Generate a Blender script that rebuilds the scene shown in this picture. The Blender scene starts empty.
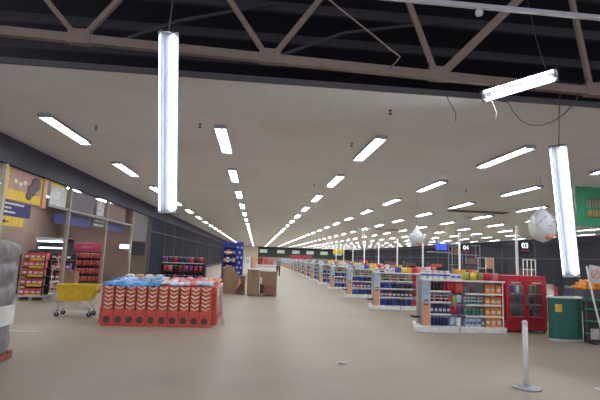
import bpy, bmesh, math, random
from mathutils import Vector, Matrix
random.seed(7)
S = bpy.context.scene
COL = S.collection
PI = math.pi

# ------------------------------------------------------------------ materials
MATS = {}
def mat(name, rgb, rough=0.5, metal=0.0, var=0.10, scale=6.0, emit=None, estr=0.0, alpha=None, spec=None):
    if name in MATS:
        return MATS[name]
    m = bpy.data.materials.new(name); m.use_nodes = True
    nt = m.node_tree; b = nt.nodes['Principled BSDF']
    tc = nt.nodes.new('ShaderNodeTexCoord'); nz = nt.nodes.new('ShaderNodeTexNoise')
    nz.inputs['Scale'].default_value = scale; nz.inputs['Detail'].default_value = 3
    nt.links.new(tc.outputs['Object'], nz.inputs['Vector'])
    rp = nt.nodes.new('ShaderNodeValToRGB')
    lo = [max(0, c * (1 - var)) for c in rgb]; hi = [min(1, c * (1 + var)) for c in rgb]
    rp.color_ramp.elements[0].position = 0.3; rp.color_ramp.elements[1].position = 0.7
    rp.color_ramp.elements[0].color = (*lo, 1); rp.color_ramp.elements[1].color = (*hi, 1)
    nt.links.new(nz.outputs['Fac'], rp.inputs['Fac'])
    nt.links.new(rp.outputs['Color'], b.inputs['Base Color'])
    b.inputs['Roughness'].default_value = rough; b.inputs['Metallic'].default_value = metal
    if spec is not None: b.inputs['Specular IOR Level'].default_value = spec
    if emit:
        b.inputs['Emission Color'].default_value = (*emit, 1); b.inputs['Emission Strength'].default_value = estr
    if alpha is not None:
        b.inputs['Alpha'].default_value = alpha
    MATS[name] = m
    return m

def floor_mat():
    m = bpy.data.materials.new('polished floor'); m.use_nodes = True
    nt = m.node_tree; b = nt.nodes['Principled BSDF']; L = nt.links.new
    tc = nt.nodes.new('ShaderNodeTexCoord')
    n1 = nt.nodes.new('ShaderNodeTexNoise'); n1.inputs['Scale'].default_value = 0.35; n1.inputs['Detail'].default_value = 5
    n2 = nt.nodes.new('ShaderNodeTexNoise'); n2.inputs['Scale'].default_value = 3.0; n2.inputs['Detail'].default_value = 8
    L(tc.outputs['Object'], n1.inputs['Vector']); L(tc.outputs['Object'], n2.inputs['Vector'])
    r1 = nt.nodes.new('ShaderNodeValToRGB')
    r1.color_ramp.elements[0].position = .3; r1.color_ramp.elements[1].position = .72
    r1.color_ramp.elements[0].color = (.325, .265, .195, 1); r1.color_ramp.elements[1].color = (.40, .33, .25, 1)
    L(n1.outputs['Fac'], r1.inputs['Fac'])
    r2 = nt.nodes.new('ShaderNodeValToRGB')               # scuffs with a shape of their own
    r2.color_ramp.elements[0].position = .66; r2.color_ramp.elements[1].position = .74
    r2.color_ramp.elements[0].color = (0, 0, 0, 1); r2.color_ramp.elements[1].color = (.3, .3, .3, 1)
    L(n2.outputs['Fac'], r2.inputs['Fac'])
    mx = nt.nodes.new('ShaderNodeMix'); mx.data_type = 'RGBA'
    L(r2.outputs['Color'], mx.inputs['Factor']); L(r1.outputs['Color'], mx.inputs['A'])
    mx.inputs['B'].default_value = (.22, .18, .14, 1)
    L(mx.outputs['Result'], b.inputs['Base Color'])
    b.inputs['Roughness'].default_value = .45; b.inputs['Specular IOR Level'].default_value = .3
    return m

def ceil_mat():
    m = bpy.data.materials.new('ceiling board'); m.use_nodes = True
    nt = m.node_tree; b = nt.nodes['Principled BSDF']; L = nt.links.new
    tc = nt.nodes.new('ShaderNodeTexCoord')
    bk = nt.nodes.new('ShaderNodeTexBrick')
    bk.inputs['Color1'].default_value = (.78, .785, .785, 1); bk.inputs['Color2'].default_value = (.745, .75, .75, 1)
    bk.inputs['Mortar'].default_value = (.70, .70, .69, 1)
    bk.inputs['Scale'].default_value = 1.0; bk.inputs['Brick Width'].default_value = 2.4; bk.inputs['Row Height'].default_value = 1.2
    bk.inputs['Mortar Size'].default_value = .008
    L(tc.outputs['Object'], bk.inputs['Vector'])
    n = nt.nodes.new('ShaderNodeTexNoise'); n.inputs['Scale'].default_value = .5; n.inputs['Detail'].default_value = 4
    L(tc.outputs['Object'], n.inputs['Vector'])
    mx = nt.nodes.new('ShaderNodeMix'); mx.data_type = 'RGBA'
    r = nt.nodes.new('ShaderNodeValToRGB'); r.color_ramp.elements[0].position = .52; r.color_ramp.elements[1].position = .75
    r.color_ramp.elements[0].color = (0, 0, 0, 1); r.color_ramp.elements[1].color = (.5, .5, .5, 1)
    L(n.outputs['Fac'], r.inputs['Fac']); L(r.outputs['Color'], mx.inputs['Factor'])
    L(bk.outputs['Color'], mx.inputs['A']); mx.inputs['B'].default_value = (.68, .65, .60, 1)
    L(mx.outputs['Result'], b.inputs['Base Color']); b.inputs['Roughness'].default_value = .8
    return m

M = dict(
 white=mat('white enamel', (.82, .82, .80), .35), tan=mat('tan grey post', (.30, .255, .21), .6),
 cream=mat('cream paint', (.55, .48, .36), .5),
 tray=mat('lamp tray grey', (.34, .35, .38), .6), tube=mat('fluorescent tube', (.9, .9, .9), .4, emit=(.90, .96, 1.0), estr=14),
 edgeglow=mat('glowing tray edge', (.9, .9, .9), .4, emit=(.80, .88, 1.0), estr=2.0),
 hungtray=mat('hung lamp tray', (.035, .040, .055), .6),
 grey=mat('grey steel', (.30, .30, .30), .45, .3), lgrey=mat('light grey panel', (.50, .51, .50), .5), dgrey=mat('dark grey', (.07, .07, .075), .5),
 steel=mat('brushed steel', (.55, .55, .56), .3, .9), black=mat('black plastic', (.02, .02, .022), .45),
 truss=mat('truss steel primer', (.26, .20, .155), .65), purlin=mat('dark purlin', (.075, .07, .075), .7), roof=mat('dark roof sheet', (.035, .035, .045), .8, scale=1.5),
 wire=mat('cable sheath', (.10, .08, .075), .6), palewire=mat('bare wire', (.75, .75, .75), .5),
 fascia=mat('slate blue fascia', (.105, .107, .130), .8, spec=0.05), taupe=mat('taupe wall', (.40, .29, .24), .75, scale=1.0),
 darkglass=mat('dark glazing', (.046, .046, .056), .9, spec=0.0), mullion=mat('grey mullion', (.24, .25, .27), .5), beigewall=mat('beige wall', (.55, .46, .36), .8),
 darkgreen=mat('dark green wall', (.03, .05, .038), .7, scale=.6), litwin=mat('lit window', (.5, .55, .5), .5, emit=(.75, .85, .75), estr=.05),
 red=mat('red enamel', (.52, .014, .030), .38), cartonred=mat('red carton print', (.66, .10, .075), .5), pink=mat('pink wrapper', (.62, .16, .17), .4),
 salmon=mat('salmon wrapper', (.68, .30, .22), .45), crimson=mat('crimson pack', (.40, .035, .045), .42), magenta=mat('magenta pack', (.55, .05, .14), .42),
 gold=mat('gold chevron', (.72, .58, .30), .4), creamprint=mat('cream chevron', (.80, .72, .55), .5), brownemb=mat('brown emblem', (.10, .060, .045), .5),
 bluefilm=mat('blue plastic film', (.05, .24, .56), .22, var=.5, scale=14), clear=mat('clear stretch film', (.75, .75, .75), .15, alpha=.10),
 navy=mat('navy pack', (.030, .036, .13), .35), blue=mat('blue pack', (.035, .085, .42), .35), paleblue=mat('pale blue panel', (.42, .56, .66), .5),
 teal=mat('teal bottle', (.14, .26, .26), .25), olive=mat('olive jar', (.30, .26, .06), .35), yellow=mat('yellow plastic', (.72, .50, .03), .42),
 signyellow=mat('yellow sign', (.80, .56, .05), .6), orange=mat('orange pack', (.80, .30, .03), .45), peach=mat('orange advert', (.70, .36, .20), .55),
 lime=mat('lime pack', (.36, .50, .06), .45), green=mat('green pack', (.05, .26, .08), .4), purple=mat('purple pack', (.16, .05, .24), .4),
 darkbottle=mat('dark bottle', (.045, .030, .030), .25), whitepack=mat('white pack', (.68, .68, .66), .45), cobalt=mat('cobalt display', (.014, .030, .30), .4),
 tealgreen=mat('teal green counter', (.010, .120, .092), .4), rail=mat('green rail', (.02, .20, .08), .4), bannergreen=mat('green banner', (.05, .36, .17), .6),
 kraft=mat('kraft cardboard', (.27, .165, .105), .8), kraftdark=mat('worn kraft cardboard', (.19, .118, .075), .8), kraftred=mat('reddish cardboard', (.27, .115, .08), .8),
 wood=mat('pallet wood', (.30, .20, .12), .8), redwood=mat('reddish pallet', (.30, .09, .05), .7), wrap=mat('grey stretch wrap', (.26, .25, .26), .35, var=.35, scale=9),
 paper=mat('white paper', (.78, .77, .74), .7), boardblue=mat('blue sign', (.02, .022, .17), .5), ink=mat('black ink', (.02, .02, .02), .6),
 brownposter=mat('brown poster', (.20, .12, .10), .6), pinkposter=mat('pink poster', (.52, .30, .26), .6), paleposter=mat('pale poster', (.52, .50, .49), .5, var=.4, scale=4),
 darkposter=mat('dark poster', (.10, .075, .085), .5), skin=mat('skin', (.42, .25, .18), .6), shirt=mat('grey shirt', (.24, .25, .27), .8), trousers=mat('dark trousers', (.03, .03, .038), .8),
 hair=mat('dark hair', (.025, .018, .014), .6), redsign=mat('red signage', (.34, .035, .06), .5), bluelit=mat('lit blue sign', (.02, .03, .4), .4, emit=(.05, .08, .9), estr=.25),
 signlit=mat('lit number', (.8, .8, .8), .5, emit=(.85, .85, 1), estr=.35), coolamp=mat('cooler lamp', (.9, .9, .9), .4, emit=(.8, .88, 1), estr=1.6),
 coolshelf=mat('cooler liner', (.62, .64, .66), .5), glassdoor=mat('cooler glass', (.30, .33, .33), .08, alpha=.12), belt=mat('belt rubber', (.03, .03, .03), .6),
 counter=mat('counter laminate', (.34, .33, .31), .5), balloon=mat('white inflatable', (.62, .66, .66), .35), floor=floor_mat(), ceil=ceil_mat(),
)

# ------------------------------------------------------------------ mesh builder
class MB:
    def __init__(s): s.bm = bmesh.new()
    def _mi(s, faces, mi, smooth=False):
        for f in faces: f.material_index = mi; f.smooth = smooth
    def box(s, x0, x1, y0, y1, z0, z1, mi=0, bev=0.0, rot=None, seg=2):
        mtx = Matrix.Translation(((x0+x1)/2, (y0+y1)/2, (z0+z1)/2))
        if rot is not None: mtx = mtx @ rot
        mtx = mtx @ Matrix.Diagonal((x1-x0, y1-y0, z1-z0, 1))
        t = bmesh.new(); bmesh.ops.create_cube(t, size=1, matrix=mtx)
        if bev > 0: bmesh.ops.bevel(t, geom=t.edges[:], offset=bev, segments=seg, affect='EDGES', profile=.6)
        s._merge(t, mi); return s
    def _merge(s, t, mi, smooth=False):
        for f in t.faces: f.material_index = mi; f.smooth = smooth
        me = bpy.data.meshes.new('tmp'); t.to_mesh(me); t.free(); s.bm.from_mesh(me); bpy.data.meshes.remove(me)
    def tube(s, pts, r, seg=8, mi=0, caps=True):
        pts = [Vector(p) for p in pts]; n = len(pts)
        rr = r if isinstance(r, (list, tuple)) else [r]*n
        rings = []; ref = None
        for i, p in enumerate(pts):
            d = (pts[min(i+1, n-1)] - pts[max(i-1, 0)]).normalized()
            if ref is None: ref = d.orthogonal().normalized()
            u = (ref - d*ref.dot(d)).normalized(); ref = u; v = d.cross(u)
            rings.append([s.bm.verts.new(p + (u*math.cos(2*PI*k/seg) + v*math.sin(2*PI*k/seg))*rr[i]) for k in range(seg)])
        fs = []
        for a, b in zip(rings, rings[1:]):
            for k in range(seg): fs.append(s.bm.faces.new((a[k], a[(k+1)%seg], b[(k+1)%seg], b[k])))
        s._mi(fs, mi, seg > 5)
        if caps: s._mi([s.bm.faces.new(rings[0][::-1]), s.bm.faces.new(rings[-1])], mi)
        return s
    def bar(s, a, b, w, h, mi=0):                    # rectangular bar from a to b
        a, b = Vector(a), Vector(b); d = b-a; q = d.to_track_quat('X', 'Z').to_matrix().to_4x4()
        t = bmesh.new(); bmesh.ops.create_cube(t, size=1, matrix=Matrix.Translation((a+b)/2) @ q @ Matrix.Diagonal((d.length, w, h, 1)))
        s._merge(t, mi); return s
    def lathe(s, prof, c=(0, 0, 0), seg=12, mi=0, mis=None, smooth=True):
        rings = []
        for r, z in prof:
            rings.append([s.bm.verts.new((c[0]+max(r, 1e-4)*math.cos(2*PI*k/seg), c[1]+max(r, 1e-4)*math.sin(2*PI*k/seg), c[2]+z)) for k in range(seg)])
        for j, (a, b) in enumerate(zip(rings, rings[1:])):
            m_ = mis[j] if mis else mi
            s._mi([s.bm.faces.new((a[k], a[(k+1)%seg], b[(k+1)%seg], b[k])) for k in range(seg)], m_, smooth)
        s._mi([s.bm.faces.new(rings[0][::-1])], mis[0] if mis else mi); s._mi([s.bm.faces.new(rings[-1])], mis[-1] if mis else mi)
        return s
    def ball(s, c, rx, ry, rz, mi=0, sub=2, jit=0):
        t = bmesh.new(); bmesh.ops.create_icosphere(t, subdivisions=sub, radius=1)
        for v in t.verts:
            k = 1 + random.uniform(-jit, jit); v.co = Vector((c[0]+v.co.x*rx*k, c[1]+v.co.y*ry*k, c[2]+v.co.z*rz*k))
        s._merge(t, mi, True); return s
    def poly(s, pts, ext, mi=0):                     # planar outline extruded by the vector ext
        e = Vector(ext); a = [s.bm.verts.new(p) for p in pts]; b = [s.bm.verts.new(Vector(p)+e) for p in pts]; n = len(pts)
        fs = [s.bm.faces.new(a[::-1]), s.bm.faces.new(b)] + [s.bm.faces.new((a[k], a[(k+1)%n], b[(k+1)%n], b[k])) for k in range(n)]
        s._mi(fs, mi); return s
    def grid(s, nx, ny, fn, mi=0):
        g = [[s.bm.verts.new(fn(i/nx, j/ny)) for j in range(ny+1)] for i in range(nx+1)]
        s._mi([s.bm.faces.new((g[i][j], g[i+1][j], g[i+1][j+1], g[i][j+1])) for i in range(nx) for j in range(ny)], mi, True); return s
    def build(s, name, mats, parent=None, loc=None, rotz=0, solid=0):
        bmesh.ops.recalc_face_normals(s.bm, faces=s.bm.faces)
        me = bpy.data.meshes.new(name); s.bm.to_mesh(me); s.bm.free()
        for m in (mats if isinstance(mats, (list, tuple)) else [mats]): me.materials.append(M[m])
        o = bpy.data.objects.new(name, me); COL.objects.link(o)
        if loc: o.location = loc
        if rotz: o.rotation_euler.z = rotz
        if parent: o.parent = parent
        if solid:
            md = o.modifiers.new('solid', 'SOLIDIFY'); md.thickness = solid
        return o

def tag(o, label, cat, group=None, kind=None):
    o['label'] = label; o['category'] = cat
    if group: o['group'] = group
    if kind: o['kind'] = kind
    return o
def thing(name, label, cat, loc=(0, 0, 0), rotz=0, group=None):
    o = bpy.data.objects.new(name, None); o.empty_display_size = .1; COL.objects.link(o)
    o.location = loc; o.rotation_euler.z = rotz
    return tag(o, label, cat, group)
def struct(o, label=None, cat=None):
    o['kind'] = 'structure'
    if label: o['label'] = label
    if cat: o['category'] = cat
    return o
def dup(root, ch, loc, label, rotz=None, group=None):
    r = root.copy(); COL.objects.link(r); r.location = loc; r['label'] = label
    if rotz is not None: r.rotation_euler.z = rotz
    if group: r['group'] = group
    for c in ch:
        d = c.copy(); COL.objects.link(d); d.parent = r
    return r
ORD = ['', 'first', 'second', 'third', 'fourth', 'fifth', 'sixth', 'seventh', 'eighth', 'ninth', 'tenth', 'eleventh', 'twelfth', 'thirteenth', 'fourteenth',
       'fifteenth', 'sixteenth', 'seventeenth', 'eighteenth', 'nineteenth', 'twentieth', 'twenty-first', 'twenty-second', 'twenty-third', 'twenty-fourth', 'twenty-fifth', 'twenty-sixth', 'twenty-seventh', 'twenty-eighth']
def text_part(name, txt, size, matname, parent, loc, rot, depth=.004):
    cu = bpy.data.curves.new(name, 'FONT'); cu.body = txt; cu.size = size; cu.align_x = 'CENTER'; cu.align_y = 'CENTER'; cu.extrude = depth
    t = bpy.data.objects.new(name, cu); COL.objects.link(t); bpy.context.view_layer.update()
    me = bpy.data.meshes.new_from_object(t.evaluated_get(bpy.context.evaluated_depsgraph_get()))
    bpy.data.objects.remove(t); bpy.data.curves.remove(cu)
    me.name = name; me.materials.clear(); me.materials.append(M[matname])
    o = bpy.data.objects.new(name, me); COL.objects.link(o); o.parent = parent; o.location = loc; o.rotation_euler = rot
    return o

# ------------------------------------------------------------------ camera
CAM = Vector((0, 0, 1.75)); FPX = 433.0
pitch, yaw, roll = math.radians(7.49), math.radians(5.48), math.radians(2.12)
Fw = Vector((math.sin(yaw)*math.cos(pitch), math.cos(yaw)*math.cos(pitch), math.sin(pitch)))
R0 = Vector((math.cos(yaw), -math.sin(yaw), 0)); U0 = R0.cross(Fw)
Rt = math.cos(roll)*R0 + math.sin(roll)*U0; Up = Rt.cross(Fw)
cd = bpy.data.cameras.new('camera'); cam = bpy.data.objects.new('camera', cd); COL.objects.link(cam)
cd.sensor_width = 36; cd.lens = FPX/600*36; cd.clip_start = .05; cd.clip_end = 500
mw = Matrix((Rt, Up, -Fw)).transposed().to_4x4(); mw.translation = CAM; cam.matrix_world = mw
S.camera = cam
def px(p):
    d = Vector(p)-CAM; z = d.dot(Fw); return 300+FPX*d.dot(Rt)/z, 200-FPX*d.dot(Up)/z

# ------------------------------------------------------------------ setting
XL, XR, YE, ZC, YF = -6.22, 28.5, 132.0, 4.45, 6.55
struct(MB().box(-13, XR, -4, YE, -.2, 0).build('floor', 'floor'))
struct(MB().box(-12.6, XR, YF, YE, ZC, ZC+.06).build('ceiling', 'ceil'))
struct(MB().box(-12.6, XR, YF-.05, YF, ZC-.012, ZC+.075).build('trim_1', 'dgrey'))
struct(MB().box(-13, XR, -4, 46, 8.0, 8.1).build('roof', 'roof'))
for k in range(16):
    struct(MB().box(-13, XR, 2.0+k*1.45, 2.1+k*1.45, 7.3, 7.52).build('trim_%d' % (k+2), 'purlin'))
struct(MB().box(-12.7, -12.5, YF, 29.2, 0, ZC).build('wall_left', 'taupe'))
struct(MB().box(-12.5, XL-.1, 29, 29.2, 0, ZC).build('wall_annex', 'taupe'))
struct(MB().box(XL-.15, XL, YF, 127, 3.78, ZC).build('trim_30', 'fascia'))
# glazed partition beyond the open bays
n = 0
for k in range(26):
    y0 = 26.45 + k*3.85
    n += 1
    w = bpy.data.objects.new('window_%d' % n, None); COL.objects.link(w); w.location = (XL-.08, y0, 0); struct(w)
    MB().box(-.02, .02, .06, 3.85, .3, 3.78).build('pane', 'darkglass', w)
    f = MB(); f.box(-.06, .06, -.06, .06, 0, 3.78); f.box(-.05, .05, .06, 3.79, 0, .3); f.box(-.04, .04, .06, 3.79, 2.9, 2.98)
    f.build('frame', 'fascia', w)
for k, y in enumerate((7.4, 11.25, 15.09, 18.76, 22.6)):
    struct(MB().box(XL-.13, XL-.02, y-.055, y+.055, 0, 3.78, bev=.006).build('trim_%d' % (31+k), 'cream' if k < 2 else 'tan'))
# right glazing
for k in range(20):
    y0 = 12 + k*6
    n += 1
    w = bpy.data.objects.new('window_%d' % n, None); COL.objects.link(w); w.location = (XR-.1, y0, 0); struct(w)
    MB().box(-.02, .02, .06, 6, .1, ZC-.5).build('pane', 'darkglass', w)
    f = MB(); f.box(-.06, .06, -.06, .06, 0, ZC-.5); f.box(-.06, .06, .06, 5.94, 2.4, 2.5); f.box(-.06, .06, .06, 5.94, 0, .1); f.box(-.06, .06, -.06, 5.94, ZC-.5, ZC-.02)
    f.build('frame', 'fascia', w)
# far wall
fw = struct(MB().box(.6, XR, YE-.2, YE, 0, ZC).build('wall_back', 'darkgreen'))
struct(MB().box(-12.6, .6, YE-.25, YE, 0, ZC).build('wall_back_beige', 'beigewall'))
struct(MB().box(.6, XR, YE-.3, YE-.2, 0, 1.35).build('baseboard_back', 'taupe'))
for x in (2.2, 7.4, 12.0, 16.3, 20.6, 25.0):
    n += 1
    w = bpy.data.objects.new('window_%d' % n, None); COL.objects.link(w); w.location = (x, YE-.25, 2.5); struct(w)
    MB().box(-1.1, 1.1, -.02, .02, .15, 1.1, bev=.01).build('pane', 'litwin', w)
    f = MB(); f.box(-1.2, 1.2, -.05, .05, 1.1, 1.2); f.box(-1.2, 1.2, -.05, .05, .05, .15); f.box(-1.2, -1.1, -.05, .05, .05, 1.2); f.box(1.1, 1.2, -.05, .05, .05, 1.2)
    f.build('frame', 'dgrey', w)

# ------------------------------------------------------------------ roof truss, rail, cables
def zch(x): return 4.735 - .0236*x
tr = thing('roof_truss', 'brown primed steel roof truss crossing above the edge of the ceiling', 'truss', (0, 6.3, 0))
MB().bar((-9, 0, zch(-9)), (12, 0, zch(12)), .10, .13).build('bottom_chord', 'truss', tr)
MB().bar((-9, 0, 7.1), (12, 0, 6.75), .12, .14).build('top_chord', 'truss', tr)
for (x0, dxl, dxr, wr) in ((-5.5, -.95, .80, .075), (-2.73, -.95, .75, .075), (.06, -.75, .73, .08), (2.74, -.42, 1.0, .13), (5.38, -.2, .8, .08), (8.1, -.6, .7, .08)):
    z0 = zch(x0)+.05
    for sgn, dx, w in ((-1, dxl, .075), (1, dxr, wr)):
        MB().bar((x0+.06*sgn, 0, z0), (x0+dx*2.05, 0, z0+2.1), .06, w).build('web_member', 'truss', tr)
    MB().box(x0-.16, x0+.16, -.06, .06, z0-.13, z0+.09, bev=.006).build('gusset_plate', 'truss', tr)
b = thing('roof_brace', 'thin grey steel brace crossing the dark roof void behind the truss', 'brace', (0, 9.0, 0))
MB().bar((.1, 0, 6.0), (1.7, 0, 6.75), .05, .06).bar((1.7, 0, 6.75), (4.3, 0, 7.3), .05, .06).build('strut', 'purlin', b)
MB().bar((-3.6, 0, 5.9), (-1.9, 0, 6.7), .05, .06).bar((-1.9, 0, 6.7), (.1, 0, 7.3), .05, .06).build('strut', 'purlin', b)
tag(MB().tube([(-2.2, 5.5, 7.5), (.84, 5.5, 5.27), (1.84, 5.5, 4.53), (1.9, 6.2, 4.66)], .012, 6).build('tie_rod', 'truss'), 'thin slanting tie rod running down to the truss bottom chord', 'rod')
rl = thing('conduit_rail', 'long white conduit rail crossing the top right corner above the truss', 'rail', (0, 5.0, 5.06))
MB().box(-5, 9, -.025, .025, -.03, .03, bev=.006).build('rail', 'lgrey', rl)
for x in (-3, 1.0, 5.2, 8.0): MB().tube([(x, 0, .03), (x, 0, 2.24)], .008, 6).build('hanger', 'grey', rl)
c = MB(); c.lathe([(.03, -.06), (.05, -.1), (.045, -.15), (.01, -.17)], (2.72, 0, .03), 12).build('rail_fitting', 'lgrey', rl)

# ------------------------------------------------------------------ strip lights
def lamp_parts(root, dim=False, L=2.2, hung=False):
    out = []
    t = MB(); h = L/2
    z0 = .045 if hung else .018; t.poly([(-.13, -h, z0), (-.13, -h, .064), (-.06, -h, .09), (.06, -h, .09), (.13, -h, .064), (.13, -h, z0), (.122, -h, z0), (.122, -h, .058), (.055, -h, .08), (-.055, -h, .08), (-.122, -h, .058), (-.122, -h, z0)], (0, L, 0))
    for s in (-1, 1): t.box(-.13, .13, s*h-.008, s*h+.008, .03 if hung else 0, .09)
    out.append(t.build('lamp_tray', 'hungtray' if hung else 'tray', root))
    for x in ((-.09, .09) if hung and not dim else (-.055, .055)):
        m, r_, xx = ('edgeglow', .009, .112) if (dim and x > 0) else ('tube', .034 if dim else .016, x)  # thick tube includes its bloom; thin dim rod stands for the bright tray edge
        out.append(MB().tube([(xx, -h+.05, .05), (xx, h-.05, .05)], r_, 8).build('lamp_tube', m, root))
        for s in (-1, 1): out.append(MB().box(xx-.02, xx+.02, s*(h-.035)-.02, s*(h-.035)+.02, .03, .07, bev=.006).build('tube_holder', 'lgrey', root))
    return out
ROWS = [(-4.42, 'the row beside the left wall'), (-.88, 'the row over the cardboard pallets'), (2.6, 'the row over the open central aisle'), (6.05, 'the row over the shelf gondolas'),
        (9.4, 'the row just right of checkout poles'), (12.85, 'the second row right of checkout poles'), (16.3, 'the third row right of checkout poles'),
        (19.75, 'the fourth row right of checkout poles'), (23.2, 'the fifth row right of checkout poles'), (26.65, 'the row beside the right wall')]
proto = None
far = None
for ri, (x, rn) in enumerate(ROWS):
    cnt = 0
    for k in range(27):
        y = 10.08 + 4.55*k
        vis = [px((x, y+d, ZC-.08)) for d in (-1.1, 1.1)]
        if not any(-5 < v[0] < 605 for v in vis): continue
        cnt += 1
        near = cnt <= 12
        lab = ('strip light, %s from the camera in %s' % (ORD[cnt], rn)) if near else 'tiny distant strip light at the end of ' + rn
        g = 'ceiling strip lights'
        loc = (x, y, ZC-.092)
        if y < 45:
            if proto is None:
                proto = thing('ceiling_strip_light', lab, 'ceiling light', loc, 0, g); pch = lamp_parts(proto)
            else: dup(proto, pch, loc, lab)
        else:
            if far is None:
                f = MB(); f.box(-.13, .13, -1.1, 1.1, .075, .09); f.box(-.13, -.12, -1.1, 1.1, .018, .075); f.box(.12, .13, -1.1, 1.1, .018, .075); f.box(-.13, .13, -1.108, -1.092, 0, .09); f.box(-.13, .13, 1.092, 1.108, 0, .09); f.box(-.071, -.039, -1.05, 1.05, .034, .064, 1); f.box(.039, .071, -1.05, 1.05, .034, .064, 1)
                far = f.build('ceiling_strip_light', ['tray', 'tube'], None, loc); tag(far, lab, 'ceiling light', g)
            else: dup(far, [], loc, lab)
# dangling fixtures under the truss: local +Y runs along the lamp, the lit side is local -Z
def dangle(name, label, top, bot, face, width_dir=None, dim=True):
    top, bot = Vector(top), Vector(bot); d = (top-bot).normalized(); L = (top-bot).length
    z = -(Vector(face) - d*Vector(face).dot(d)).normalized(); xx = d.cross(z)
    t = thing('dangling_strip_light', label, 'ceiling light')
    mw_ = Matrix((xx, d, z)).transposed().to_4x4(); mw_.translation = (top+bot)/2; t.matrix_world = mw_
    lamp_parts(t, dim, L, True)
    return t, d
dangle('a', 'lit strip light hanging on end at left below the roof truss', (-1.27, 5.45, 4.60), (-1.24, 6.1, 2.27), (.22, -1, -.15))
dangle('b', 'lit strip light hanging on end and tilted, in front of the green counter', (4.71, 6.3, 3.66), (5.27, 6.85, 1.57), (-.62, -1, 0))
dangle('c', 'lit strip light hanging askew below the truss at top right', (4.20, 5.55, 4.46), (3.36, 6.13, 4.27), (-.25, -.35, -1), dim=False)
def cable(label, pts, r=.009, m='wire'):
    return tag(MB().tube(pts, r, 6).build('cable', m), label, 'cable')
cable('thin cable from which the left upended strip light hangs', [(-1.27, 5.43, 4.58), (-1.3, 5.8, 5.8), (-1.3, 6.2, 6.98)])
cable('thin vertical cable holding the right tilted strip light', [(4.72, 6.3, 3.64), (4.75, 6.3, 4.2), (4.78, 6.3, 4.58)])
cable('slack cable looping from the askew lamp back up to the truss', [(3.42, 6.1, 4.34), (3.62, 6.2, 4.3), (3.86, 6.25, 4.3), (3.96, 6.3, 4.18), (4.08, 6.3, 4.05), (4.25, 6.3, 3.97), (4.45, 6.3, 3.98), (4.65, 6.3, 4.06), (4.84, 6.3, 4.2), (5.05, 6.3, 4.41), (5.1, 6.3, 4.58)])
cable('pale stripped wire end drooping from the askew lamp', [(3.42, 6.08, 4.3), (3.5, 6.08, 4.2), (3.56, 6.08, 4.05), (3.54, 6.08, 3.95)], .006, 'palewire')
cable('brown wire curling down from the ceiling edge beside the askew lamp', [(2.94, 6.5, 4.46), (3.02, 6.5, 4.3), (3.11, 6.5, 4.15), (3.1, 6.5, 4.02)], .006)
cable('suspension rope of the askew strip light at top right', [(4.1, 5.62, 4.46), (4.12, 5.9, 5.2), (4.14, 6.3, 6.8)], .006)

# sprinklers and vents on the ceiling
sp = None
for lab, x, y in (('front sprinkler head left of the second light row', 2.11, 9.76), ('second sprinkler head over the central aisle', 2.01, 15.72), ('distant sprinkler head over the central aisle', 2.41, 24.3),
                  ('sprinkler head near the left wall lights', -3.65, 9.68), ('sprinkler head between the two left light rows', -1.31, 9.02), ('sprinkler head closest to the ceiling edge', 2.29, 7.38), ('sprinkler head above the gondola beside the fridge', 7.66, 15.26)):
    lab = 'small dark ' + lab
    if sp is None:
        sp = thing('sprinkler_head', lab, 'sprinkler', (x, y, ZC), 0, 'ceiling sprinklers')
        spc = [MB().lathe([(.03, 0), (.03, -.015), (.012, -.02), (.01, -.07)], (0, 0, 0), 10).build('escutcheon', 'dgrey', sp), MB().lathe([(.03, -.07), (.035, -.075), (.03, -.085)], (0, 0, 0), 10).build('deflector', 'dgrey', sp)]
    else: dup(sp, spc, (x, y, ZC), lab)
for lab, x0, x1, y in (('dark slotted vent panel in the ceiling right of the gondola row', 9.9, 13.0, 21.5), ('farther dark slotted vent panel in the ceiling over the checkouts', 10.4, 13.2, 37.5)):
    v = thing('ceiling_vent', lab, 'vent', (0, 0, ZC), 0, 'ceiling vents')
    MB().box(x0, x1, y-.35, y+.35, -.03, 0).build('vent_panel', 'taupe', v)
    s_ = MB()
    for q in range(6): s_.box(x0+.05, x1-.05, y-.3+q*.11, y-.26+q*.11, -.045, -.03)
    s_.build('vent_slat', 'dgrey', v)

# ------------------------------------------------------------------ left annex: posters, signs, boards
XB = XL-.16
def panel(name, label, cat, y0, y1, z0, z1, m, x=XB, hang=True):
    t = thing(name, label, cat, (x, 0, 0))
    MB().box(-.012, .012, y0, y1, z0, z1).build('board', m, t)
    if hang:
        h = MB(); ztop = 2.95 if z1 < 2.92 and name == 'direction_sign' else ZC
        for y in (y0+.08, y1-.08): h.tube([(0, y, z1), (0, y, ztop)], .006, 5)
        h.build('hanger', 'grey', t)
    return t
p = panel('poster', 'yellow poster with a reddish and dark picture above the blue sign', 'poster', 11.5, 13.3, 2.95, 3.80, 'signyellow')
MB().box(.012, .02, 11.62, 13.22, 3.22, 3.78).build('picture', 'pinkposter', p)
q = MB(); q.ball((.02, 12.75, 3.32), .012, .26, .17, 0, 2); q.ball((.022, 12.95, 3.52), .012, .28, .2, 0, 2); q.ball((.02, 12.62, 3.15), .012, .17, .12, 0, 2); q.build('picture_figure', 'darkposter', p)
q = MB()
for a, b_ in ((11.9, 3.45), (12.15, 3.4), (12.35, 3.47)): q.ball((.02, a, b_), .01, .1, .07)
q.build('picture_detail', 'paper', p)
p = panel('direction_sign', 'navy blue sign with three short lines of white lettering', 'sign', 11.42, 12.82, 2.53, 2.91, 'boardblue')
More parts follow.
